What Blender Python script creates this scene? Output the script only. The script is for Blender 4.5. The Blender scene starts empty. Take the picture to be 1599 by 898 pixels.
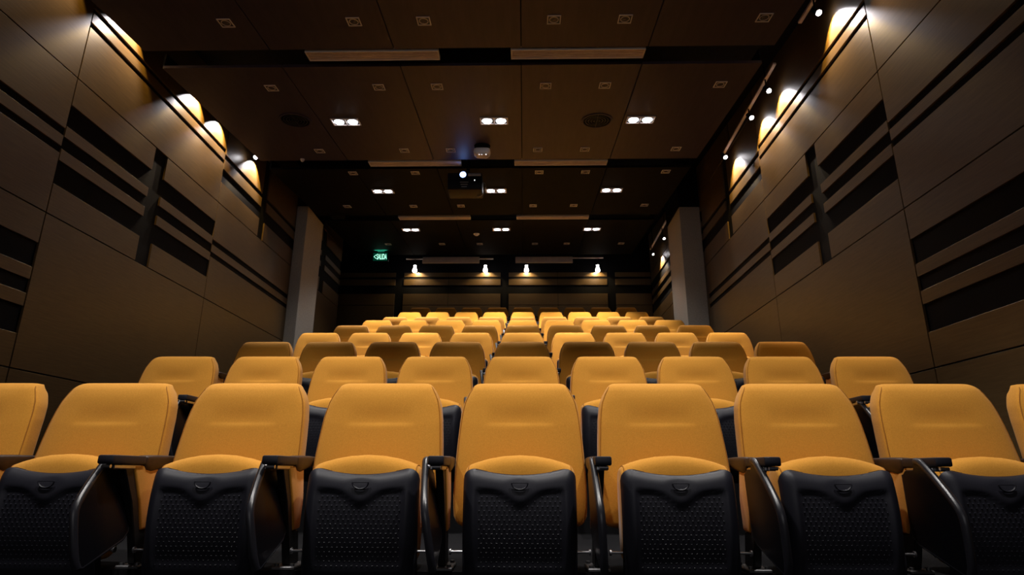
import bpy, bmesh, math, random
from mathutils import Vector, Matrix
random.seed(7)
SC = bpy.context.scene
C = SC.collection
PI = math.pi
H = 0.70                       # eye height above the front floor; heights below are written relative to the eye
SLOPE = 0.094
def ceil_z(y): return 3.545 + SLOPE * (y - 4.0) + H
TILT = math.atan(SLOPE)

# ------------------------------------------------------------------ materials
def mat(name, base, rough=0.5, metal=0.0, spec=0.5, coat=0.0, sheen=0.0):
    m = bpy.data.materials.new(name); m.use_nodes = True
    b = m.node_tree.nodes['Principled BSDF']
    b.inputs['Base Color'].default_value = (*base, 1)
    b.inputs['Roughness'].default_value = rough
    b.inputs['Metallic'].default_value = metal
    b.inputs['Specular IOR Level'].default_value = spec
    b.inputs['Coat Weight'].default_value = coat
    b.inputs['Coat Roughness'].default_value = 0.3
    b.inputs['Sheen Weight'].default_value = sheen
    return m
def nodes(m): return m.node_tree.nodes, m.node_tree.links, m.node_tree.nodes['Principled BSDF']
def vary(m, c1, c2, scale=(1, 1, 1), nscale=8, detail=4, lo=0.35, hi=0.65, bump=0.0, bdist=0.002, coord='Object'):
    n, l, b = nodes(m)
    tc = n.new('ShaderNodeTexCoord'); mp = n.new('ShaderNodeMapping'); mp.inputs['Scale'].default_value = scale
    l.new(tc.outputs[coord], mp.inputs['Vector'])
    no = n.new('ShaderNodeTexNoise'); no.inputs['Scale'].default_value = nscale; no.inputs['Detail'].default_value = detail
    l.new(mp.outputs['Vector'], no.inputs['Vector'])
    cr = n.new('ShaderNodeValToRGB')
    cr.color_ramp.elements[0].position = lo; cr.color_ramp.elements[0].color = (*c1, 1)
    cr.color_ramp.elements[1].position = hi; cr.color_ramp.elements[1].color = (*c2, 1)
    l.new(no.outputs['Fac'], cr.inputs['Fac']); l.new(cr.outputs['Color'], b.inputs['Base Color'])
    if bump:
        bp = n.new('ShaderNodeBump'); bp.inputs['Strength'].default_value = bump; bp.inputs['Distance'].default_value = bdist
        l.new(no.outputs['Fac'], bp.inputs['Height']); l.new(bp.outputs['Normal'], b.inputs['Normal'])
    return m
def emit(name, col, strength):
    m = bpy.data.materials.new(name); m.use_nodes = True
    n = m.node_tree.nodes; n.clear()
    e = n.new('ShaderNodeEmission'); e.inputs['Color'].default_value = (*col, 1); e.inputs['Strength'].default_value = strength
    o = n.new('ShaderNodeOutputMaterial'); m.node_tree.links.new(e.outputs[0], o.inputs[0])
    return m

M = {}
M['orange'] = vary(mat('orange_fabric', (.5, .2, .02), .85, spec=.15, sheen=.12), (.54, .232, .024), (.64, .290, .036), (1, 1, 1), 260, 3, .3, .7, .10, .001)
M['piping'] = mat('orange_piping', (.34, .135, .016), .8, spec=.2)
M['plastic'] = vary(mat('black_plastic', (.011, .011, .015), .46, spec=.30), (.012, .012, .018), (.016, .016, .024), (1, 1, 1), 500, 2, .3, .7, .05, .0005)
M['gloss'] = mat('glossy_black', (.0035, .0035, .005), .32, spec=.2)
M['rim'] = mat('black_rim', (.014, .014, .019), .30, spec=.6)
M['frame'] = mat('black_steel', (.010, .009, .009), .45, spec=.4)
M['armwood'] = vary(mat('dark_wood_arm', (.05, .02, .01), .38, spec=.5), (.016, .008, .005), (.034, .015, .009), (3, .6, 3), 30, 4)
M['metal'] = mat('steel', (.55, .55, .58), .3, 1.0)
M['footmetal'] = mat('dull_steel', (.12, .12, .125), .45, .8)
M['wood'] = vary(mat('wall_veneer', (.1, .06, .03), .40, spec=.5), (.080, .047, .017), (.112, .068, .027), (1, .09, 1.6), 55, 6, .3, .7, .03, .001)
M['ceilwood'] = vary(mat('ceiling_veneer', (.06, .03, .02), .5, spec=.35), (.050, .035, .060), (.064, .046, .076), (1, .08, 1), 22, 5, .3, .7)
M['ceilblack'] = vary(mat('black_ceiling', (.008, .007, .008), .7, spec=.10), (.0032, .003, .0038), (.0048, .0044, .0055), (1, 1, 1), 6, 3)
M['black'] = mat('black_void', (.004, .004, .005), .8, spec=.1)
M['backing'] = vary(mat('dark_backing', (.01, .01, .013), .7, spec=.12), (.0024, .0024, .0036), (.0042, .0042, .006), (1, 1, 1), 60, 3, .3, .7, .1, .001)
M['carpet'] = vary(mat('charcoal_carpet', (.03, .03, .033), .95, spec=.1), (.004, .004, .005), (.009, .0088, .010), (1, 1, 1), 220, 3, .3, .7, .3, .003)
M['plaster'] = vary(mat('grey_plaster', (.2, .19, .17), .8, spec=.2), (.36, .335, .30), (.44, .41, .37), (1, 1, 1), 60, 5, .3, .7, .15, .002)
M['white'] = mat('off_white_metal', (.85, .78, .78), .5)
M['pinkgrey'] = vary(mat('diffuser_white', (.42, .33, .31), .55), (.74, .62, .61), (.84, .72, .70), (1, 1, 1), 12, 2)
M['darkgrey'] = mat('dark_grey_metal', (.05, .048, .05), .45)
M['greyplastic'] = mat('grey_plastic', (.30, .29, .30), .4)
M['lens'] = mat('dull_lamp_glass', (.12, .10, .11), .2, spec=.6)
M['lamp'] = emit('lamp_glow', (1.0, .96, 1.0), 14)
M['spotlens'] = emit('spot_lens_glow', (1.0, .95, .98), 40)
M['lamp_bloom'] = emit('lamp_bloom_glow', (1.0, .93, .86), 7)
M['proj'] = emit('projector_lens_glow', (.22, .40, 1.0), 14)
M['led'] = emit('indicator_glow', (.9, .9, 1.0), 4)
M['signtext'] = emit('sign_letters_glow', (.42, 1.0, .72), 1.6)
M['projbody'] = mat('projector_casing', (.004, .0035, .006), .5, spec=.2)
M['signface'] = emit('sign_face_glow', (.0, .085, .045), .35)

# ------------------------------------------------------------------ mesh helpers
def bm_new(): return bmesh.new()
def obj(name, bm, m, parent=None, smooth=None, loc=None):
    me = bpy.data.meshes.new(name)
    bmesh.ops.recalc_face_normals(bm, faces=bm.faces)
    bm.to_mesh(me); bm.free()
    if smooth is not None:
        for p in me.polygons: p.use_smooth = True
        me.set_sharp_from_angle(angle=math.radians(smooth))
    me.materials.append(M[m] if isinstance(m, str) else m)
    o = bpy.data.objects.new(name, me); C.objects.link(o)
    if parent is not None: o.parent = parent
    if loc: o.location = loc
    return o
def box(bm, x0, x1, y0, y1, z0, z1, bev=0.0, seg=2):
    vs = [bm.verts.new((x, y, z)) for x in (x0, x1) for y in (y0, y1) for z in (z0, z1)]
    fs = [(0, 1, 3, 2), (4, 6, 7, 5), (0, 4, 5, 1), (2, 3, 7, 6), (0, 2, 6, 4), (1, 5, 7, 3)]
    faces = [bm.faces.new([vs[i] for i in f]) for f in fs]
    if bev:
        es = list({e for f in faces for e in f.edges})
        bmesh.ops.bevel(bm, geom=es, offset=bev, segments=seg, affect='EDGES', profile=.5)
    return vs
def hexa(bm, pts):
    vs = [bm.verts.new(p) for p in pts]
    for f in [(0, 1, 2, 3), (7, 6, 5, 4), (0, 4, 5, 1), (1, 5, 6, 2), (2, 6, 7, 3), (3, 7, 4, 0)]:
        bm.faces.new([vs[i] for i in f])
def loft(bm, rings, cap=True):
    vr = [[bm.verts.new(p) for p in r] for r in rings]
    n = len(rings[0])
    for a, b in zip(vr, vr[1:]):
        for i in range(n):
            j = (i + 1) % n
            bm.faces.new((a[i], a[j], b[j], b[i]))
    if cap:
        bm.faces.new(list(reversed(vr[0]))); bm.faces.new(vr[-1])
def tube(bm, pts, r, n=8, closed=False, ref=None):
    pts = [Vector(p) for p in pts]; rings = []
    for i, p in enumerate(pts):
        a = pts[i - 1] if i or closed else p
        b = pts[(i + 1) % len(pts)] if i < len(pts) - 1 or closed else p
        t = (b - a).normalized()
        u = t.cross(Vector(ref or (0, 0, 1)))
        if u.length < .1: u = t.cross(Vector((0, 1, 0)))
        u.normalize(); v = t.cross(u)
        rings.append([p + (u * math.cos(2 * PI * k / n) + v * math.sin(2 * PI * k / n)) * r for k in range(n)])
    if closed: rings.append(rings[0])
    loft(bm, rings, cap=not closed)
def cyl(bm, p0, p1, r0, r1=None, n=20):
    r1 = r0 if r1 is None else r1
    p0, p1 = Vector(p0), Vector(p1); t = (p1 - p0).normalized()
    u = t.cross(Vector((0, 0, 1)))
    if u.length < .1: u = t.cross(Vector((0, 1, 0)))
    u.normalize(); v = t.cross(u)
    loft(bm, [[p + (u * math.cos(2 * PI * k / n) + v * math.sin(2 * PI * k / n)) * r for k in range(n)] for p, r in ((p0, r0), (p1, r1))])
def ring(bm, c, r, w, h, n=32):
    """flat ring around z at centre c: radius r, radial width w, height h (downwards)"""
    prof = [(r - w / 2, 0), (r + w / 2, 0), (r + w / 2, -h), (r - w / 2, -h)]
    rr = [[Vector((c[0] + a * math.cos(2 * PI * k / n), c[1] + a * math.sin(2 * PI * k / n), c[2] + b)) for a, b in prof] for k in range(n)]
    rr.append(rr[0]); loft(bm, rr, cap=False)
def dome(bm, c, r, depth, n=24, m=6):
    """cap bulging downwards"""
    rings = []
    for i in range(m):
        a = (i / m) * PI / 2
        rings.append([Vector((c[0] + r * math.cos(a) * math.cos(2 * PI * k / n), c[1] + r * math.cos(a) * math.sin(2 * PI * k / n), c[2] - depth * math.sin(a))) for k in range(n)])
    loft(bm, rings)
def prism(bm, poly, x0, x1, bev=0.0, seg=2):
    """polygon in (y,z) extruded along x"""
    a = [bm.verts.new((x0, y, z)) for y, z in poly]; b = [bm.verts.new((x1, y, z)) for y, z in poly]
    fs = [bm.faces.new(a), bm.faces.new(list(reversed(b)))]
    n = len(poly)
    for i in range(n):
        j = (i + 1) % n; fs.append(bm.faces.new((a[j], a[i], b[i], b[j])))
    if bev:
        bmesh.ops.recalc_face_normals(bm, faces=fs)
        es = list({e for f in fs for e in f.edges})
        bmesh.ops.bevel(bm, geom=es, offset=bev, segments=seg, affect='EDGES', profile=.5)
def thing(name, label, cat, loc=(0, 0, 0), group=None, rot=(0, 0, 0)):
    o = bpy.data.objects.new(name, None); C.objects.link(o); o.empty_display_size = .1
    o.location = loc; o.rotation_euler = rot; o['label'] = label; o['category'] = cat
    if group: o['group'] = group
    return o
def dup(root, loc, label, group=None):
    r = root.copy(); C.objects.link(r); r.location = loc; r['label'] = label
    if group: r['group'] = group
    for ch in list(root.children):
        c = ch.copy(); C.objects.link(c); c.parent = r
        for g in list(ch.children):
            d = g.copy(); C.objects.link(d); d.parent = c
    return r
def struct(o, label=None):
    o['kind'] = 'structure'
    if label: o['label'] = label
    return o
def lerp_tab(tab, t):
    if t <= tab[0][0]: return tab[0][1]
    for (a, va), (b, vb) in zip(tab, tab[1:]):
        if t <= b:
            f = (t - a) / (b - a); return va + (vb - va) * f
    return tab[-1][1]
def sm(e0, e1, x):
    t = max(0., min(1., (x - e0) / (e1 - e0))); return t * t * (3 - 2 * t)

# ------------------------------------------------------------------ the seat (origin on the tread below the front top edge of the backrest)
S = 0.54
ROW_Y = [2.488, 3.864, 5.093, 6.401, 7.588, 8.901, 10.120, 11.408, 12.539]
ROW_TOP = [.343, .702, 1.050, 1.416, 1.773, 2.158, 2.509, 2.922, 3.309]
TREAD = [t - .668 + H for t in ROW_TOP]

def superring(w, yc, thf, thb, z, crown, crease, n=56, ex=5.6):
    pts = []
    for k in range(n):
        a = 2 * PI * k / n
        c, s = math.cos(a), math.sin(a)
        x = w * math.copysign(abs(c) ** (2 / ex), c)
        th = thf if s < 0 else thb
        y = yc + th * math.copysign(abs(s) ** (2 / ex), s)
        if s < 0:
            q = abs(s) ** .6
            y -= crown * (1 - (x / w) ** 2) * q
            y += crease * math.exp(-(abs(x) / .078) ** 2.2) * q
        pts.append((x, y, z))
    return pts
WTAB = [(.128, .185), (.134, .215), (.145, .232), (.17, .244), (.22, .248), (.32, .247), (.44, .240), (.52, .234), (.58, .225), (.615, .211), (.64, .197), (.656, .186), (.664, .178), (.668, .168)]
FTAB = [(.128, -.085), (.14, -.112), (.25, -.106), (.40, -.078), (.50, -.056), (.56, -.040), (.60, -.030), (.64, -.018), (.655, -.006), (.664, .008), (.668, .020)]
def backrest_bm():
    bm = bm_new()
    zs = [.128, .131, .135, .142, .152, .17, .2, .24, .29, .34, .39, .43, .46, .48, .49, .496, .501, .505, .509, .514, .52, .53, .545, .56, .575, .59, .605, .62, .632, .642, .650, .656, .661, .665, .668]
    rings = []
    for z in zs:
        w = lerp_tab(WTAB, z); yf = lerp_tab(FTAB, z)
        back = yf + .095 if .15 < z < .63 else (yf + .06 + .035 * (1 if z < .15 else max(0, (.668 - z) / .038)))
        yc = (yf + back) / 2; th = (back - yf) / 2
        cr = .0135 * sm(.580, .520, z) * sm(.490, .509, z) if z > .49 else 0
        crown = .010 * sm(.13, .2, z) * sm(.668, .6, z)
        rings.append(superring(w, yc, th, th, z, crown, cr))
    loft(bm, rings)
    return bm
def backseam_bm(sgn):
    bm = bm_new(); pts = []
    for z in [.15, .2, .26, .32, .38, .44, .5, .55, .59, .62, .64, .652]:
        w = lerp_tab(WTAB, z); yf = lerp_tab(FTAB, z)
        pts.append((sgn * w * .972, yf + .0125, z))
    tube(bm, pts, .0020, 6)
    return bm
def shell_bm():
    bm = bm_new(); rings = []
    for z in [.16, .17, .2, .3, .4, .5, .56, .6, .625, .635]:
        w = lerp_tab(WTAB, z) - .035; yf = lerp_tab(FTAB, z)
        if z in (.16, .635): w -= .012
        rings.append(superring(w, yf + .097, .010, .010, z, 0, 0, 32, 6))
    loft(bm, rings); return bm
CW = .190
def cushion_bm():
    bm = bm_new(); rings = []
    for i, (x, k) in enumerate([(-.19, .72), (-.187, .84), (-.181, .93), (-.172, .985), (-.15, 1), (-.11, 1), (-.06, 1), (0, 1), (.06, 1), (.11, 1), (.15, 1), (.172, .985), (.181, .93), (.187, .84), (.19, .72)]):
        zt = .344 + .038 * (1 - (x / CW) ** 2); zb = .028
        zc, hz = (zt + zb) / 2, (zt - zb) / 2
        yc, hy = -.203, .066
        r = []
        for q in range(40):
            a = 2 * PI * q / 40; c, s = math.cos(a), math.sin(a)
            r.append((x, yc + hy * (.55 + .45 * k) * math.copysign(abs(c) ** (2 / 3.0), c), zc + (hz - .055 * (1 - k)) * math.copysign(abs(s) ** (2 / 4.5), s)))
        rings.append(r)
    loft(bm, rings); return bm
def cushionseam_bm(sgn):
    bm = bm_new(); x = sgn * .1785; pts = []
    zt = .344 + .038 * (1 - (x / CW) ** 2); zb = .028; zc, hz = (zt + zb) / 2, (zt - zb) / 2; k = .945
    for q in range(28):
        a = -.3 + (PI + .6) * q / 27; c, s = math.cos(a), math.sin(a)
        pts.append((x, -.203 + .0665 * (.55 + .45 * k) * math.copysign(abs(c) ** (2 / 3.0), c), zc + (hz - .055 * (1 - k) + .0006) * math.copysign(abs(s) ** (2 / 4.5), s)))
    tube(bm, pts, .002, 5); return bm
PW = .194
def pan_top(x):
    u = abs(x) / PW
    return .3165 + .031 * u * u
def recess_top(x): return .262 - .046 * math.exp(-(x / .052) ** 2)
def pan_front(x, z):
    r = .042
    d = min(PW - abs(x), (z + .048) * 1.0)
    dt = (pan_top(x) - z)
    y = -.304 + .85 * (z - .195) ** 2
    if d < r: y += r * .8 * (1 - math.sqrt(max(0, 1 - (1 - max(d, 0) / r) ** 2)))
    rt = .050
    if dt < rt: y += rt * .62 * (1 - math.sqrt(max(0, 1 - (1 - max(dt, 0) / rt) ** 2)))
    rec = sm(.160, .136, abs(x)) * sm(recess_top(x) + .014, recess_top(x) - .008, z) * sm(.0, .05, z)
    y += .008 * rec
    # soft hollow around the finger grip
    y += .004 * sm(1.4, .6, math.hypot(x / .036, (z - .282) / .020))
    return y
def pan_bm():
    bm = bm_new()
    us = [-1, -.985, -.965, -.94, -.905, -.87, -.83, -.80, -.775, -.75, -.70, -.62, -.54, -.46, -.38, -.30, -.22, -.14, -.07, 0]
    us = us + [-u for u in reversed(us[:-1])]
    ws = [0, .012, .03, .055, .09, .12, .15, .2, .25, .3, .35, .4, .45, .5, .54, .58, .62, .66, .70, .73, .76, .79, .82, .845, .865, .885, .905, .925, .945, .962, .976, .988, .996, 1]
    F, B = [], []
    for w in ws:
        fr, br = [], []
        for u in us:
            x = PW * u
            ztop = pan_top(x); zb = -.048
            # rounded plan corners
            rc = .050; ex = max(0, abs(x) - (PW - rc)) / rc
            drop = rc * (1 - math.sqrt(max(0, 1 - ex * ex)))
            zz = zb + drop * .8 + (ztop - drop - zb - drop * .8) * w
            fr.append(bm.verts.new((x, pan_front(x, min(zz, ztop)) + (.012 * ex * ex), zz)))
            br.append(bm.verts.new((x * .985, max(-.262, -.304 + .85 * (zz - .195) ** 2 + .020), zz)))
        F.append(fr); B.append(br)
    nu, nw = len(us), len(ws)
    for j in range(nw - 1):
        for i in range(nu - 1):
            bm.faces.new((F[j][i], F[j][i + 1], F[j + 1][i + 1], F[j + 1][i]))
            bm.faces.new((B[j][i + 1], B[j][i], B[j + 1][i], B[j + 1][i + 1]))
    for j in range(nw - 1):
        bm.faces.new((F[j + 1][0], B[j + 1][0], B[j][0], F[j][0])); bm.faces.new((F[j][-1], B[j][-1], B[j + 1][-1], F[j + 1][-1]))
    for i in range(nu - 1):
        bm.faces.new((F[0][i + 1], F[0][i], B[0][i], B[0][i + 1])); bm.faces.new((F[-1][i], F[-1][i + 1], B[-1][i + 1], B[-1][i]))
    # moulded raised dashes of the moulded pattern
    row = 0; z = .258
    while z > .015:
        nx = 17 if row % 2 == 0 else 16
        for k in range(nx):
            x = (k - (nx - 1) / 2) * .0170
            if z < recess_top(x) - .010 and abs(x) < .137:
                y = pan_front(x, z)
                a, b = .0036, .0026; p = .0008 + .0024 * sm(.10, .22, z)
                v = [bm.verts.new((x - a, y + .001, z - b)), bm.verts.new((x + a, y + .001, z - b)), bm.verts.new((x + a, y + .001, z + b)), bm.verts.new((x - a, y + .001, z + b)),
                     bm.verts.new((x - a * .6, y - p, z - b * .4)), bm.verts.new((x + a * .6, y - p, z - b * .4)), bm.verts.new((x + a * .6, y - p, z + b * .2)), bm.verts.new((x - a * .6, y - p, z + b * .2))]
                for f in [(4, 5, 6, 7), (0, 1, 5, 4), (1, 2, 6, 5), (2, 3, 7, 6), (3, 0, 4, 7)]: bm.faces.new([v[i] for i in f])
        row += 1; z -= .0146
    return bm
def grip_bm():
    bm = bm_new(); zc = .289; R = .027
    arc = [(R * math.cos(a), -.3035, zc + .021 * math.sin(a)) for a in [PI + PI * k / 16 for k in range(17)]]
    tube(bm, arc, .0028, 6)
    tube(bm, [(-R, -.3025, zc), (R, -.3025, zc)], .0016, 6)
    return bm
AX = -S / 2
def armrest_bm():
    bm = bm_new(); rings = []
    for y, w, zt, zb in [(-.236, .019, .372, .340), (-.232, .023, .375, .330), (-.222, .026, .377, .322), (-.19, .0275, .379, .318), (-.14, .0270, .380, .326), (-.08, .0250, .380, .336), (-.02, .0225, .379, .342), (.01, .020, .377, .345), (.02, .015, .374, .350)]:
        r = []
        for k in range(24):
            a = 2 * PI * k / 24; c, s = math.cos(a), math.sin(a)
            zc, hz = (zt + zb) / 2, (zt - zb) / 2
            r.append((AX + w * math.copysign(abs(c) ** .62, c), y, zc + hz * math.copysign(abs(s) ** (.45 if s > 0 else .8), s)))
        rings.append(r)
    loft(bm, rings); return bm
def armblock_bm():
    bm = bm_new(); box(bm, AX - .027, AX + .027, -.425, -.238, .345, .374, .006, 2); return bm
def hinge_bm():
    bm = bm_new()
    box(bm, AX - .022, AX + .018, -.400, -.250, .330, .3445, .003, 1)
    cyl(bm, (AX - .034, -.372, .340), (AX - .006, -.372, .340), .008, n=12)
    cyl(bm, (AX - .012, -.415, .338), (AX + .016, -.415, .338), .006, n=10)
    return bm
SIDE = [(-.292, .343), (-.145, .343), (-.118, .235), (-.128, .128), (-.190, .124), (-.225, .22)]
def side_bm():
    bm = bm_new(); prism(bm, SIDE, AX - .0195, AX + .0195, .008, 3); return bm
def standard_bm():
    bm = bm_new()
    prism(bm, [(-.340, .345), (-.290, .3449), (-.222, .215), (-.188, .120), (-.128, .126), (-.095, .013), (-.185, .013), (-.222, .120), (-.262, .22)], AX - .0135, AX + .0135, .003, 1)
    return bm
def foot_bm():
    bm = bm_new()
    box(bm, AX - .040, AX + .040, -.212, -.070, .0, .012, .003, 1)
    for y in (-.195, -.085):
        for x in (-.027, .027): cyl(bm, (AX + x, y, .012), (AX + x, y, .020), .008, n=8)
    return bm
TAB = [(-.305, .335), (-.322, .362), (-.345, .362), (-.383, .330), (-.438, .278), (-.490, .222), (-.502, .188), (-.492, .060), (-.478, .036), (-.458, .034), (-.262, .098), (-.236, .120), (-.230, .150), (-.240, .320), (-.262, .335)]
HZ = .362                                  # height of the tablet hinge
def tablet_bm():
    bm = bm_new()
    prism(bm, [(y, z - HZ) for y, z in TAB], -.007, .007, .003, 1)
    return bm
def rim_bm():
    bm = bm_new()
    path = TAB[1:9]
    pts = []
    for (a, b), (c, d) in zip(path, path[1:]):
        for k in range(3): pts.append((a + (c - a) * k / 3, b + (d - b) * k / 3))
    pts.append(path[-1])
    for it in range(2):
        pts = [pts[0]] + [((pts[i - 1][0] + 2 * pts[i][0] + pts[i + 1][0]) / 4, (pts[i - 1][1] + 2 * pts[i][1] + pts[i + 1][1]) / 4) for i in range(1, len(pts) - 1)] + [pts[-1]]
    tube(bm, [(0, y, z - HZ) for y, z in pts], .0125, 10, ref=(1, 0, 0))
    low = TAB[8:14]
    tube(bm, [(0, y, z - HZ) for y, z in low], .0075, 8, ref=(1, 0, 0))
    return bm
def pin_bm(sgn):
    bm = bm_new()
    cyl(bm, (sgn * .186, -.238, .066), (sgn * .236, -.238, .066), .0042, n=10)
    cyl(bm, (sgn * .232, -.238, .066), (sgn * .238, -.238, .066), .010, n=10)
    return bm

def arm_parts(t, dx=0.0, src=None):
    made = {}
    for name, f, m, s in (('armrest', armrest_bm, 'armwood', 50), ('side_panel', side_bm, 'orange', 40), ('standard', standard_bm, 'frame', 30), ('foot_plate', foot_bm, 'footmetal', 30), ('writing_tablet', tablet_bm, 'gloss', 30)):
        made[name] = obj(name, f(), m, t, s, (dx + (AX - .020 if name == 'writing_tablet' else 0), 0, HZ if name == 'writing_tablet' else 0))
    obj('arm_block', armblock_bm(), 'plastic', made['armrest'], 30)
    obj('hinge', hinge_bm(), 'metal', made['armrest'], 30)
    obj('rim', rim_bm(), 'rim', made['writing_tablet'], 50)
def make_seat(label):
    t = thing('auditorium_seat', label, 'seat', (0, 0, 0), 'orange seats of the stepped rows')
    b = obj('backrest', backrest_bm(), 'orange', t, 60)
    for s in (-1, 1): obj('piping', backseam_bm(s), 'piping', b, 60)
    obj('back_shell', shell_bm(), 'plastic', t, 50)
    c = obj('cushion', cushion_bm(), 'orange', t, 60)
    for s in (-1, 1): obj('piping', cushionseam_bm(s), 'piping', c, 60)
    p = obj('seat_pan', pan_bm(), 'plastic', t, 40)
    obj('finger_grip', grip_bm(), 'plastic', p, 60)
    for s in (-1, 1): obj('hinge_pin', pin_bm(s), 'metal', t, 40)
    arm_parts(t)
    return t
ORD = ['first', 'second', 'third', 'fourth', 'fifth', 'sixth', 'seventh', 'eighth', 'ninth']
def row_words(r):
    return 'front row' if r == 0 else ('rearmost row' if r == 8 else ORD[r] + ' row from the front')
def col_words(k):
    if k == 4: return 'middle seat of the nine'
    if k == 0: return 'end seat on the exit sign side'
    if k == 8: return 'end seat on the side away from the exit sign'
    return (ORD[k] + ' from the left end') if k < 4 else (ORD[8 - k] + ' from the right end')
def seat_label(r, k):
    if k == 0: return 'orange tip-up seat, ' + row_words(r) + ', at its left end'
    if k == 8: return 'orange tip-up seat, ' + row_words(r) + ', at its right end'
    return 'orange tip-up seat, ' + row_words(r) + ', ' + col_words(k)
proto = make_seat('x')
end_proto = make_seat('x')          # the last seat of a row also carries the closing arm
arm_parts(end_proto, S)
used = [False, False]
X0 = -.0145
for r in range(9):
    for k in range(9):
        loc = (X0 + (k - 4) * S, ROW_Y[r], TREAD[r]); q = 1 if k == 8 else 0
        src = (proto, end_proto)[q]
        if not used[q]:
            root = src; src.location = loc; src['label'] = seat_label(r, k); used[q] = True
        else: root = dup(src, loc, seat_label(r, k))
        for ch in root.children:            # each stowed writing tablet hangs a little differently
            if ch.name.startswith('writing_tablet'):
                ka = k - 4 - .5 + (1 if ch.location.x > 0 else 0)
                ch.rotation_euler.y = (-.17 if ka < 0 else -.03) + random.uniform(-.02, .02)
                ch.location.x += -.012 if ka < 0 else .004

# ------------------------------------------------------------------ floor
XL, XR, YB, YF, XV = -3.69, 2.865, 13.30, -4.2, -5.2
bm = bm_new()
edges = [y - .214 for y in ROW_Y] + [YB]
box(bm, XV, XR + .05, YF, edges[0], -.12, 0)
for r in range(9): box(bm, XV, XR + .05, edges[r], edges[r + 1], -.12, TREAD[r])
struct(obj('floor', bm, 'carpet'), 'charcoal stepped seating floor')

# ------------------------------------------------------------------ side walls: dark backing and veneer boards
G = .005
Y = [-4.2, -.60, 1.885, 4.34, 6.795, 9.245, 11.70, 13.30]
H1, H2, H3, H4 = 4.31 + H, 3.115 + H, 1.91 + H, .705 + H
WIDE = [(2.166, 2.360), (2.469, 2.567), (2.673, 2.858)]
THIN = [(2.427, 2.478), (2.580, 2.635)]
def spans(z0, z1, gaps):
    out, a = [], z0
    for g0, g1 in sorted(gaps):
        out.append((a, g0)); a = g1
    out.append((a, z1)); return out
def side_wall(side):
    X = XL if side == 'left' else XR
    sg = 1 if side == 'left' else -1          # towards the room
    yend = 11.78 if side == 'left' else YB
    bm = bm_new(); xs = sorted((X - sg * .018, X - sg * .16))
    box(bm, xs[0], xs[1], YF, yend, -.1, 5.35 + H)
    w = struct(obj('wall_' + side, bm, 'backing'), side + ' wall of dark veneer boards with black strips')
    def board(y0, y1, z0, z1):
        y1 = min(y1, yend)
        if y1 - y0 < .03: return
        bm = bm_new(); xx = sorted((X, X - sg * .024))
        box(bm, xx[0], xx[1], y0 + G, y1 - G, z0 + G, z1 - G, .0015, 1)
        obj('veneer_board', bm, 'wood', w)
    def cell(y0, y1, z0, z1, gaps=(), v=None):
        for a, b in spans(z0, z1, [(p + H, q + H) for p, q in gaps]):
            if v:
                board(y0, v[0], a, b); board(v[1], y1, a, b)
            else: board(y0, y1, a, b)
    up = lambda L, d: [(a + d, b + d) for a, b in L]
    TOPTHIN = [(3.632, 3.672), (3.778, 3.818)]
    TOPC2 = [(3.389, 3.556), (3.703, 3.756)]
    VS = (5.483, 5.685)
    for i in range(len(Y) - 1):
        y0, y1 = Y[i], Y[i + 1]; zt = 5.3 + H
        j = i - 2                              # j = 0 is the first cell seen
        board(y0, y1, -.05, H4)
        if j <= 0:
            cell(y0, y1, H4, H3, up(WIDE, -1.205)); cell(y0, y1, H3, H2, THIN); cell(y0, y1, H2, zt)
        elif j == 1:
            cell(y0, y1, H4, H3); cell(y0, y1, H3, H2, WIDE, VS); cell(y0, y1, H2, zt, TOPTHIN)
        elif j == 2:
            cell(y0, y1, H4, H3); cell(y0, y1, H3, H2, THIN); cell(y0, y1, H2, H1, TOPC2, (7.930, 8.100)); board(y0, y1, H1, zt)
        elif j == 3:
            cell(y0, y1, H4, H3); cell(y0, y1, H3, H2); cell(y0, y1, H2, H1, up(WIDE, 1.205), (10.58, 10.80)); cell(y0, y1, H1, zt)
        else:
            cell(y0, y1, H4, H3); cell(y0, y1, H3, H2); cell(y0, y1, H2, H1, up(WIDE, 1.205)); cell(y0, y1, H1, zt)
    return w
side_wall('left'); side_wall('right')
# rear vestibule on the exit side
bm = bm_new(); box(bm, XV - .12, XV, 11.6, YB + .2, -.1, 5.35 + H); box(bm, XV - .12, XL - .161, 11.62, 11.78, -.1, 5.35 + H)
struct(obj('wall_vestibule', bm, 'black'), 'black recess wall beside the exit')
# back wall
bm = bm_new(); box(bm, XV, XR + .2, YB + .018, YB + .18, -.1, 5.35 + H)
wb = struct(obj('wall_back', bm, 'backing'), 'back wall of veneer boards with black strips')
segs = [(-5.18, -2.895), (-2.715, -1.70), (-1.70, -.515), (-.340, .77), (.77, 1.885), (2.060, XR - .002)]
for a, b in segs:
    for z0, z1 in [(4.224, 4.330), (4.027, 4.174), (3.568, 3.831), (2.40, 3.562)]:
        bm = bm_new(); box(bm, a + G, b - G, YB, YB + .03, z0 + H + .003, z1 + H - .003, .0015, 1); obj('veneer_board', bm, 'wood', wb)
bm = bm_new(); box(bm, XV - .1, XR + .2, YF - .15, YF, -.1, 5.3)
struct(obj('wall_front', bm, 'backing'), 'plain dark wall behind the viewer')

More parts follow.
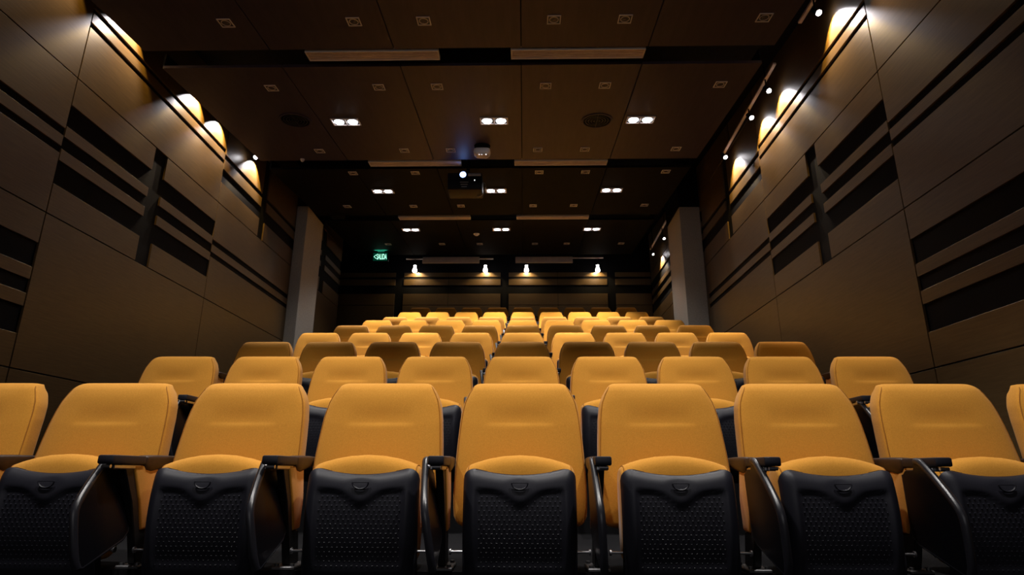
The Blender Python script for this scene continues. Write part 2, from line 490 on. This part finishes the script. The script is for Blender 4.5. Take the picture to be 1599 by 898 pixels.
# ------------------------------------------------------------------ ceiling: black slab with hung boards
bm = bm_new()
def slope_box(bm, x0, x1, y0, y1, dz0, dz1):
    P = [(x0, y0), (x1, y0), (x1, y1), (x0, y1)]
    hexa(bm, [(x, y, ceil_z(y) + dz0) for x, y in P] + [(x, y, ceil_z(y) + dz1) for x, y in P])
slope_box(bm, XV - .1, XR + .1, YF - .1, YB + .1, .80, .90)
cl = struct(obj('ceiling', bm, 'black'), 'black ceiling with hung sloping boards')
CX = [-3.40, -2.262, -1.149, -.018, 1.104, 2.215]
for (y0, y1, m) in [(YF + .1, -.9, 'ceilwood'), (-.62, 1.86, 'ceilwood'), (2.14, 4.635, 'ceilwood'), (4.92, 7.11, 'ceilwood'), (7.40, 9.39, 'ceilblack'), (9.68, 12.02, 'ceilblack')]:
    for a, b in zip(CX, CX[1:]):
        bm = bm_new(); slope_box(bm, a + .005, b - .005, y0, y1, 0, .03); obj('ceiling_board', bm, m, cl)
    bm = bm_new()
    for x in (CX[0], CX[-1] - .02): slope_box(bm, x, x + .02, y0, y1, .03, .16)
    obj('edge_rail', bm, 'black', cl)

# ------------------------------------------------------------------ columns
def column(name, x0, x1, y0, y1, label):
    bm = bm_new(); box(bm, x0, x1, y0, y1, 1.0, 4.15 + H, .006, 1)
    o = obj(name, bm, 'plaster'); o['label'] = label; o['category'] = 'column'; o['kind'] = 'structure'
column('column', XL, -3.51, 9.22, 10.0, 'slim grey plaster column against the wall on the exit sign side')
column('column', 2.535, XR, 9.32, 10.16, 'broad grey plaster column on the wall opposite the exit sign side')

for i, (x0, x1, y0, y1) in enumerate([(XL, -3.50, 9.21, 10.02), (2.525, XR, 9.31, 10.18)]):      # black drop beam above each column
    bm = bm_new(); box(bm, x0, x1, y0, y1, 4.15 + H, ceil_z(y0) + .79); struct(obj('trim_%d' % (i + 1), bm, 'black'), 'black drop beam over a grey column')
# ------------------------------------------------------------------ ceiling fittings
def slab_frame(bm, hx, hy, w, z0, z1):
    box(bm, -hx, hx, -hy, -hy + w, z0, z1); box(bm, -hx, hx, hy - w, hy, z0, z1)
    box(bm, -hx, -hx + w, -hy + w, hy - w, z0, z1); box(bm, hx - w, hx, -hy + w, hy - w, z0, z1)
def twin_light(x, y, label):
    t = thing('twin_downlight', label, 'ceiling light', (x, y, ceil_z(y) - .0005), 'lit twin downlights', (TILT, 0, 0))
    bm = bm_new(); slab_frame(bm, .155, .082, .014, -.010, 0); box(bm, -.007, .007, -.068, .068, -.010, 0); obj('frame', bm, 'white', t)
    bm = bm_new(); box(bm, -.141, -.007, -.068, .068, -.004, 0); box(bm, .007, .141, -.068, .068, -.004, 0); obj('reflector_tray', bm, 'darkgrey', t)
    for s in (-1, 1):
        bm = bm_new(); dome(bm, (s * .076, 0, -.004), .056, .016); obj('lamp', bm, 'lamp', t, 60)
    return t
TW = [((-1.977, -.324, 1.294), 6.03, 'nearest the camera'), ((-2.06, -.40, 1.285), 8.24, 'middle of three'), ((-2.0, -.39, 1.21), 10.20, 'nearest the back wall')]
TWN = ['row of lit downlights ' + q for q in ('nearest the camera', 'second from the camera', 'nearest the back wall')]
for xs, y, q in TW:
    for x, side in zip(xs, ('leftmost', 'middle', 'rightmost')):
        i = [t[1] for t in TW].index(y)
        twin_light(x, y, 'glowing twin downlight, %s in the %s' % (side, TWN[i]))
def square_proto():
    t = thing('square_downlight', 'x', 'ceiling light', (0, 0, 0), 'unlit square downlights', (TILT, 0, 0))
    bm = bm_new(); slab_frame(bm, .056, .056, .0085, -.007, 0); obj('frame', bm, 'white', t)
    bm = bm_new(); box(bm, -.0475, .0475, -.0475, .0475, -.002, 0); obj('baffle', bm, 'darkgrey', t)
    bm = bm_new(); ring(bm, (0, 0, -.002), .036, .006, .004, 24); obj('lamp_ring', bm, 'pinkgrey', t)
    bm = bm_new(); dome(bm, (0, 0, -.002), .018, .006, 16, 4); obj('lamp', bm, 'lens', t, 60)
    return t
SQ = [(4.24, [-2.468, -1.400, -.820, .254, .837, 1.971]), (5.29, [-2.512, -1.435, -.855, .222, .807, 1.940]), (6.81, [-2.526, -1.472, -.897, .178, .757, 1.873]),
      (7.54, [-2.310, -1.464, .213, .836, 1.913]), (8.92, [-2.780, -1.732, -.982, .152, .787, 1.893]), (11.17, [-2.620, -1.575, -.845, .221, .832, 1.877])]
SQW = ['ceiling row nearest the camera', 'second ceiling row from the camera', 'third ceiling row from the camera', 'fourth ceiling row, level with the projector', 'fifth ceiling row, behind the projector', 'ceiling row nearest the back wall']
sq0 = square_proto(); first = True
for r, (y, xs) in enumerate(SQ):
    for k, x in enumerate(xs):
        lab = 'small unlit square downlight, %s, %s' % (SQW[r], 'leftmost' if k == 0 else ('rightmost' if k == len(xs) - 1 else ORD[k] + ' from left'))
        loc = (x, y, ceil_z(y) - .0005)
        if first: sq0.location = loc; sq0['label'] = lab; first = False
        else: dup(sq0, loc, lab)
# linear air diffusers in the dark slots
def diffuser(x, y, label, dz=0.0, rx=TILT, hy=.072):
    t = thing('linear_diffuser', label, 'air diffuser', (x, y, ceil_z(y) + dz), 'long ceiling air diffusers', (rx, 0, 0))
    bm = bm_new(); slab_frame(bm, .600, hy, .010, -.010, .030); obj('frame', bm, 'white', t)
    bm = bm_new(); box(bm, -.590, .590, -hy + .010, hy - .010, .0, .028); obj('face', bm, 'pinkgrey', t)
    bm = bm_new()
    for yy in (-.028, .0, .028): box(bm, -.588, .588, yy - .0035, yy + .0035, -.006, .0)
    obj('slats', bm, 'pinkgrey', t)
DW = ['slot nearest the camera', 'second slot from the camera', 'third slot, behind the projector']
for i, (y, xa, xb) in enumerate([(4.735, -1.36, .49), (7.225, -1.41, .485), (9.54, -1.485, .485)]):
    diffuser(xa, y, 'pale linear air diffuser in the ceiling %s, left of the pair' % DW[i])
    diffuser(xb, y, 'pale linear air diffuser in the ceiling %s, right of the pair' % DW[i])
diffuser(-1.53, 12.30, 'dim linear air diffuser above the back wall, left of the pair', -.055, PI / 2 - .35)
diffuser(.43, 12.30, 'dim linear air diffuser above the back wall, right of the pair', -.055, PI / 2 - .35)
# round grilles
def round_grille(x, y, label):
    t = thing('round_grille', label, 'ceiling grille', (x, y, ceil_z(y) - .0005), 'round dark ceiling grilles', (TILT, 0, 0))
    bm = bm_new(); ring(bm, (0, 0, 0), .162, .020, .010, 40); obj('rim', bm, 'ceilwood', t)
    bm = bm_new(); cyl(bm, (0, 0, -.002), (0, 0, 0), .152, n=40); obj('throat', bm, 'black', t)
    bm = bm_new()
    for r in (.035, .065, .095, .125): ring(bm, (0, 0, -.002), r, .006, .008, 36)
    for a in (0, PI / 2): 
        c, s = math.cos(a), math.sin(a)
        tube(bm, [(-.15 * c, -.15 * s, -.006), (.15 * c, .15 * s, -.006)], .003, 6)
    obj('blades', bm, 'darkgrey', t)
round_grille(-2.527, 5.985, 'round dark grille in the brown ceiling beside the leftmost nearest lit downlight')
round_grille(.816, 6.045, 'round dark grille in the brown ceiling beside the rightmost nearest lit downlight')
# projector
px, py, pz = -.765, 7.42, 3.635 + H
t = thing('projector', 'dark projector with blue-white glowing lens hanging from the ceiling on a pole', 'projector', (px, py, pz))
bm = bm_new(); box(bm, -.225, .225, -.13, .17, -.125, .115, .018, 3); obj('body', bm, 'projbody', t, 40)
bm = bm_new(); cyl(bm, (-.02, -.165, .065), (-.02, -.12, .065), .050, .055, 28); ln = obj('lens_barrel', bm, 'gloss', t, 40)
bm = bm_new(); cyl(bm, (-.02, -.168, .065), (-.02, -.164, .065), .040, n=28); obj('lens', bm, 'proj', ln)
bm = bm_new(); tube(bm, [(.045, -.120, .082), (.212, -.120, .082)], .024, 12); obj('lit_edge', bm, 'greyplastic', t, 50)  # pale bar standing in for the light on the casing's top edge
bm = bm_new()
for k in range(3): box(bm, -.06 + .01 * k, .05 - .01 * k, -.134, -.129, -.030 - .032 * k, -.022 - .032 * k)
obj('vent_slots', bm, 'greyplastic', t)
bm = bm_new(); cyl(bm, (.13, -.134, .0), (.13, -.128, .0), .006, n=10); obj('indicator_light', bm, 'led', t)
bm = bm_new(); cyl(bm, (.03, .02, .11), (.03, .02, ceil_z(py) + .82 - pz), .022, n=16); box(bm, -.06, .12, -.05, .09, .11, .125, .004, 1); obj('pole', bm, 'black', t, 40)
bm = bm_new(); tube(bm, [(.225, -.02, .03), (.262, -.03, -.0), (.272, -.03, -.05), (.255, -.02, -.09), (.24, .0, -.13), (.20, .06, -.14), (.15, .10, -.125)], .006, 6); obj('cable', bm, 'greyplastic', t, 60)
# rounded unit by the projector
t = thing('ceiling_receiver', 'pale rounded box on a dark round base under the ceiling beside the projector', 'ceiling device', (-.500, 6.70, ceil_z(6.70) - .0005))
bm = bm_new(); cyl(bm, (0, 0, -.05), (0, 0, .02), .085, .105, 28); obj('base', bm, 'black', t, 40)
bm = bm_new()
rr = []
for z, hx, hy in [(-.052, .085, .06), (-.058, .098, .07), (-.085, .102, .075), (-.115, .098, .072), (-.135, .080, .060), (-.142, .055, .040)]:
    rr.append([(hx * math.copysign(abs(math.cos(2 * PI * k / 32)) ** .55, math.cos(2 * PI * k / 32)), hy * math.copysign(abs(math.sin(2 * PI * k / 32)) ** .55, math.sin(2 * PI * k / 32)), z) for k in range(32)])
loft(bm, rr); obj('body', bm, 'white', t, 50)
bm = bm_new()
for x in (-.03, .0, .05): dome(bm, (x, -.045, -.134), .007, .008, 10, 4)
obj('indicator_light', bm, 'led', t)
# small detectors
def detector(x, y, r, label, m):
    t = thing('smoke_detector', label, 'detector', (x, y, ceil_z(y) - .0005))
    bm = bm_new(); cyl(bm, (0, 0, -.012), (0, 0, .004), r, n=24); obj('base', bm, m, t, 40)
    bm = bm_new(); dome(bm, (0, 0, -.012), r * .8, .03, 20, 5); obj('cover', bm, m, t, 60)
detector(-.856, 10.48, .055, 'small pale detector under the black ceiling beyond the middle lit downlight', 'white')
detector(-2.83, 7.06, .028, 'tiny sensor at the edge of the brown ceiling left of the projector', 'white')
# exit sign
t = thing('exit_sign', 'green lit SALIDA exit sign with an arrow hanging under the dark ceiling', 'exit sign', (-2.885, 11.72, 4.148 + H))
bm = bm_new(); box(bm, -.155, .165, -.02, .02, -.098, .090, .008, 2); obj('housing', bm, 'gloss', t, 40)
bm = bm_new(); box(bm, -.146, .140, -.0225, -.0195, -.086, .082); obj('face', bm, 'signface', t)
bm = bm_new(); box(bm, -.07, .07, -.015, .015, .091, ceil_z(11.72) - 4.148 - H); obj('hanger', bm, 'darkgrey', t)
cu = bpy.data.curves.new('letters', 'FONT'); cu.body = 'SALIDA'; cu.size = .165; cu.extrude = .0015; cu.offset = .0018; cu.align_x = 'CENTER'; cu.align_y = 'CENTER'
tmp = bpy.data.objects.new('tmp', cu); C.objects.link(tmp)
bpy.context.view_layer.update()
me = bpy.data.meshes.new_from_object(tmp.evaluated_get(bpy.context.evaluated_depsgraph_get())); bpy.data.objects.remove(tmp)
xs = [v.co.x for v in me.vertices]; ys = [v.co.y for v in me.vertices]
sx = .205 / (max(xs) - min(xs)); sy = .118 / (max(ys) - min(ys)); mx, my = (max(xs) + min(xs)) / 2, (max(ys) + min(ys)) / 2
for v in me.vertices: v.co = Vector(((v.co.x - mx) * sx + .028, -.0245 - v.co.z, (v.co.y - my) * sy))
me.materials.append(M['signtext']); lt = bpy.data.objects.new('lettering', me); C.objects.link(lt); lt.parent = t
bm = bm_new(); tube(bm, [(-.085, -.0245, .040), (-.130, -.0245, 0), (-.085, -.0245, -.040)], .0075, 6); obj('arrow', bm, 'signtext', t)

# ------------------------------------------------------------------ tracks and spotlights
def track(name, p0, p1, label):
    t = thing(name, label, 'lighting track', p0)
    d = Vector(p1) - Vector(p0)
    bm = bm_new()
    ax = 0 if abs(d.x) > abs(d.y) else 1
    if ax: box(bm, -.018, .018, 0, d.y, -.012, .012, .002, 1)
    else: box(bm, 0, d.x, -.018, .018, -.012, .012, .002, 1)
    for v in bm.verts: v.co.z += d.z * (v.co.y / d.y if ax else v.co.x / d.x)
    obj('rail', bm, 'pinkgrey', t)
    for f in (.15, .85):
        q = d * f; top = ceil_z(p0[1] + q.y) + .80 - (p0[2] + q.z)
        bm = bm_new(); cyl(bm, (q.x, q.y, q.z + .012), (q.x, q.y, top), .006, n=8); obj('hanger', bm, 'black', t)
    return t
TX = 2.75
track('lighting_track', (TX, 2.90, 4.28 + H), (TX, 5.18, 4.29 + H), 'pale lighting track near the camera high beside the wall opposite the exit sign')
track('lighting_track', (TX, 5.82, 4.290 + H), (TX, 7.67, 4.200 + H), 'long pale lighting track with three bright spotlights above the panelled wall')
track('lighting_track', (2.70, 10.85, 4.56 + H), (2.70, 12.40, 4.545 + H), 'short lighting track behind the broad grey column')
track('lighting_track', (-2.62, 12.98, 4.545 + H), (-.67, 12.98, 4.545 + H), 'thin lighting track above the back wall on the exit sign side')
track('lighting_track', (-.18, 12.98, 4.560 + H), (1.77, 12.98, 4.560 + H), 'thin lighting track above the back wall, away from the exit sign')
def spotlight(pos, aim, rail_z, label, r=.030, L=.10, group=None, lamp_bloom=0):
    pos = Vector(pos); d = Vector(aim).normalized()
    t = thing('track_spotlight', label, 'spotlight', pos, group or 'spotlights on the lighting tracks')
    back = -d * L
    bm = bm_new(); cyl(bm, -d * .004, back, r, r * .75, 20); obj('lamp_head', bm, 'frame', t, 40)
    bm = bm_new(); cyl(bm, -d * .006, d * .002, r * .86, n=20); obj('lens', bm, 'spotlens', t)
    if lamp_bloom:  # glowing drop that models the bloom below the lens as a solid shape
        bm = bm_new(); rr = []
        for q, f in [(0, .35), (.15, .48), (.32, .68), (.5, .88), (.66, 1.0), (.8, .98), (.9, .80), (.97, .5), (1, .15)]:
            rr.append([(lamp_bloom * .62 * f * math.cos(2 * PI * k / 20), lamp_bloom * .62 * f * math.sin(2 * PI * k / 20), -.002 - q * lamp_bloom * 1.9) for k in range(20)])
        loft(bm, rr); obj('lamp_bloom', bm, 'lamp_bloom', t, 60)
    bm = bm_new(); m_ = back * .6; tube(bm, [m_, (m_.x, m_.y, rail_z - pos.z - .016)], .008, 8); obj('stem', bm, 'frame', t, 40)
SW = [(4.82, 4.098, 4.288), (6.04, 4.093, 4.279), (6.588, 4.093, 4.253), (7.59, 4.108, 4.204)]
for (y, z, rz), w in zip(SW, ('nearest the camera', 'second from the camera', 'third from the camera', 'last before the grey column')):
    spotlight((TX, y, z + H), (.22, -.55, -.78), rz + H, 'bright spotlight high beside the right wall, ' + w)
spotlight((2.70, 11.14, 4.30 + H), (.35, -.55, -.75), 4.555 + H, 'bright spotlight behind the broad grey column, the nearer of two', .026)
spotlight((2.70, 12.17, 4.35 + H), (.35, -.55, -.75), 4.548 + H, 'bright spotlight behind the broad grey column, the farther of two', .026)
spotlight((-3.565, 7.31, 3.995 + H), (-.22, -.55, -.78), ceil_z(7.31) + .5, 'single bright spotlight at the ceiling edge on the exit sign side')
BL = [(-2.415, 'leftmost'), (-.846, 'second from left'), (.064, 'third from left'), (1.637, 'rightmost')]
for x, w in BL:
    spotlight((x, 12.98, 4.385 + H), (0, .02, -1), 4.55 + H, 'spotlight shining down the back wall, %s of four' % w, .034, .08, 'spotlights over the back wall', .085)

# ------------------------------------------------------------------ lights
def spot(name, loc, aim, energy, size, blend, col=(1, .93, .86), radius=.04):
    l = bpy.data.lights.new(name, 'SPOT'); l.energy = energy; l.spot_size = math.radians(size); l.spot_blend = blend; l.color = col; l.shadow_soft_size = radius
    o = bpy.data.objects.new(name, l); C.objects.link(o); o.location = loc
    o.rotation_euler = Vector(aim).to_track_quat('-Z', 'Y').to_euler()
    return o
DL = 72
for i, (xs, y, q) in enumerate(TW):
    for x in xs:
        spot('downlight_beam', (x, y, ceil_z(y) - .06), (0, (.10, .12, .30)[i], -1), DL * (5.0, 4.7, 4.8)[i], (62, 66, 84)[i], .65, (1, .95, .90), .06)
for xs, y, q in TW:                               # the wide spill of the same lamps
    for x in xs:
        spot('downlight_spill', (x, y, ceil_z(y) - .06), (0, 0, -1), DL * (.55, .55, .75)[[t[1] for t in TW].index(y)], 118, .6, (1, .95, .90), .06)
for x in (-1.95, -.32, 1.29):                     # the same downlights further forward, over the first rows and the stage
    spot('downlight_beam', (x, 3.45, ceil_z(3.45) - .06), (0, .05, -1), DL * 2.6, 68, .6, (1, .95, .90), .06)
    spot('downlight_beam', (x, 1.42, ceil_z(1.42) - .06), (0, .16, -1), DL * 2.9, 90, .7, (1, .95, .90), .06)
WE = 26
for sg, X in ((1, XR), (-1, XL)):
    for y, z in [(3.95, 4.09)] + [(a, b) for a, b, c in SW] + ([(11.14, 4.30), (12.17, 4.35)] if sg > 0 else []):
        e = WE * (.5 if y < 4.2 else 1)
        p = (X - sg * .118, y - .02, z + H - .02)
        spot('wall_beam', p, (sg * .42, -.04, -.90), e * 2.3, 92, .22, (1, .62, .12), .012)
        spot('wall_beam', p, (sg * .44, -.16, -.88), e * 2.5, 90, .55, (1, .92, .95), .012)
for x, w in BL:
    spot('wall_beam', (x, 13.17, 4.36 + H), (0, .35, -.92), 17, 130, .4, (1, .72, .32), .012)
a = bpy.data.lights.new('sign_glow', 'AREA'); a.energy = .8; a.color = (.05, 1, .55); a.size = .25; a.size_y = .02; a.shape = 'RECTANGLE'
o = bpy.data.objects.new('sign_glow', a); C.objects.link(o); o.location = (-2.88, 11.66, 4.25 + H); o.rotation_euler = (PI, 0, 0)
# light thrown back by the projection screen at the front of the hall
a = bpy.data.lights.new('screen_bounce', 'AREA'); a.energy = 32; a.color = (1, .96, .94); a.shape = 'RECTANGLE'; a.size = 5.2; a.size_y = 2.9
o = bpy.data.objects.new('screen_bounce', a); C.objects.link(o); o.location = (-.3, YF + .15, 2.7); o.rotation_euler = (PI / 2, 0, 0)
o.rotation_euler = Vector((0, 1, -.03)).to_track_quat('-Z', 'Y').to_euler()

w = bpy.data.worlds.new('world'); SC.world = w; w.use_nodes = True
w.node_tree.nodes['Background'].inputs[0].default_value = (.0, .0, .0, 1); w.node_tree.nodes['Background'].inputs[1].default_value = 0

# ------------------------------------------------------------------ camera
cd = bpy.data.cameras.new('camera'); cam = bpy.data.objects.new('camera', cd); C.objects.link(cam); SC.camera = cam
cd.sensor_width = 36; cd.lens = 964 / 1599 * 36; cd.clip_start = .05; cd.clip_end = 100
R = Matrix.Rotation(.0196, 4, 'Z') @ Matrix.Rotation(PI / 2 + .2902, 4, 'X') @ Matrix.Rotation(.0036, 4, 'Z')
cam.matrix_world = Matrix.Translation((0, 0, H)) @ R
vs = SC.view_settings
vs.view_transform = 'Standard'; vs.look = 'None'; vs.gamma = 1; vs.exposure = 0; vs.use_curve_mapping = False
SC.cycles.max_bounces = 6; SC.cycles.sample_clamp_indirect = 6
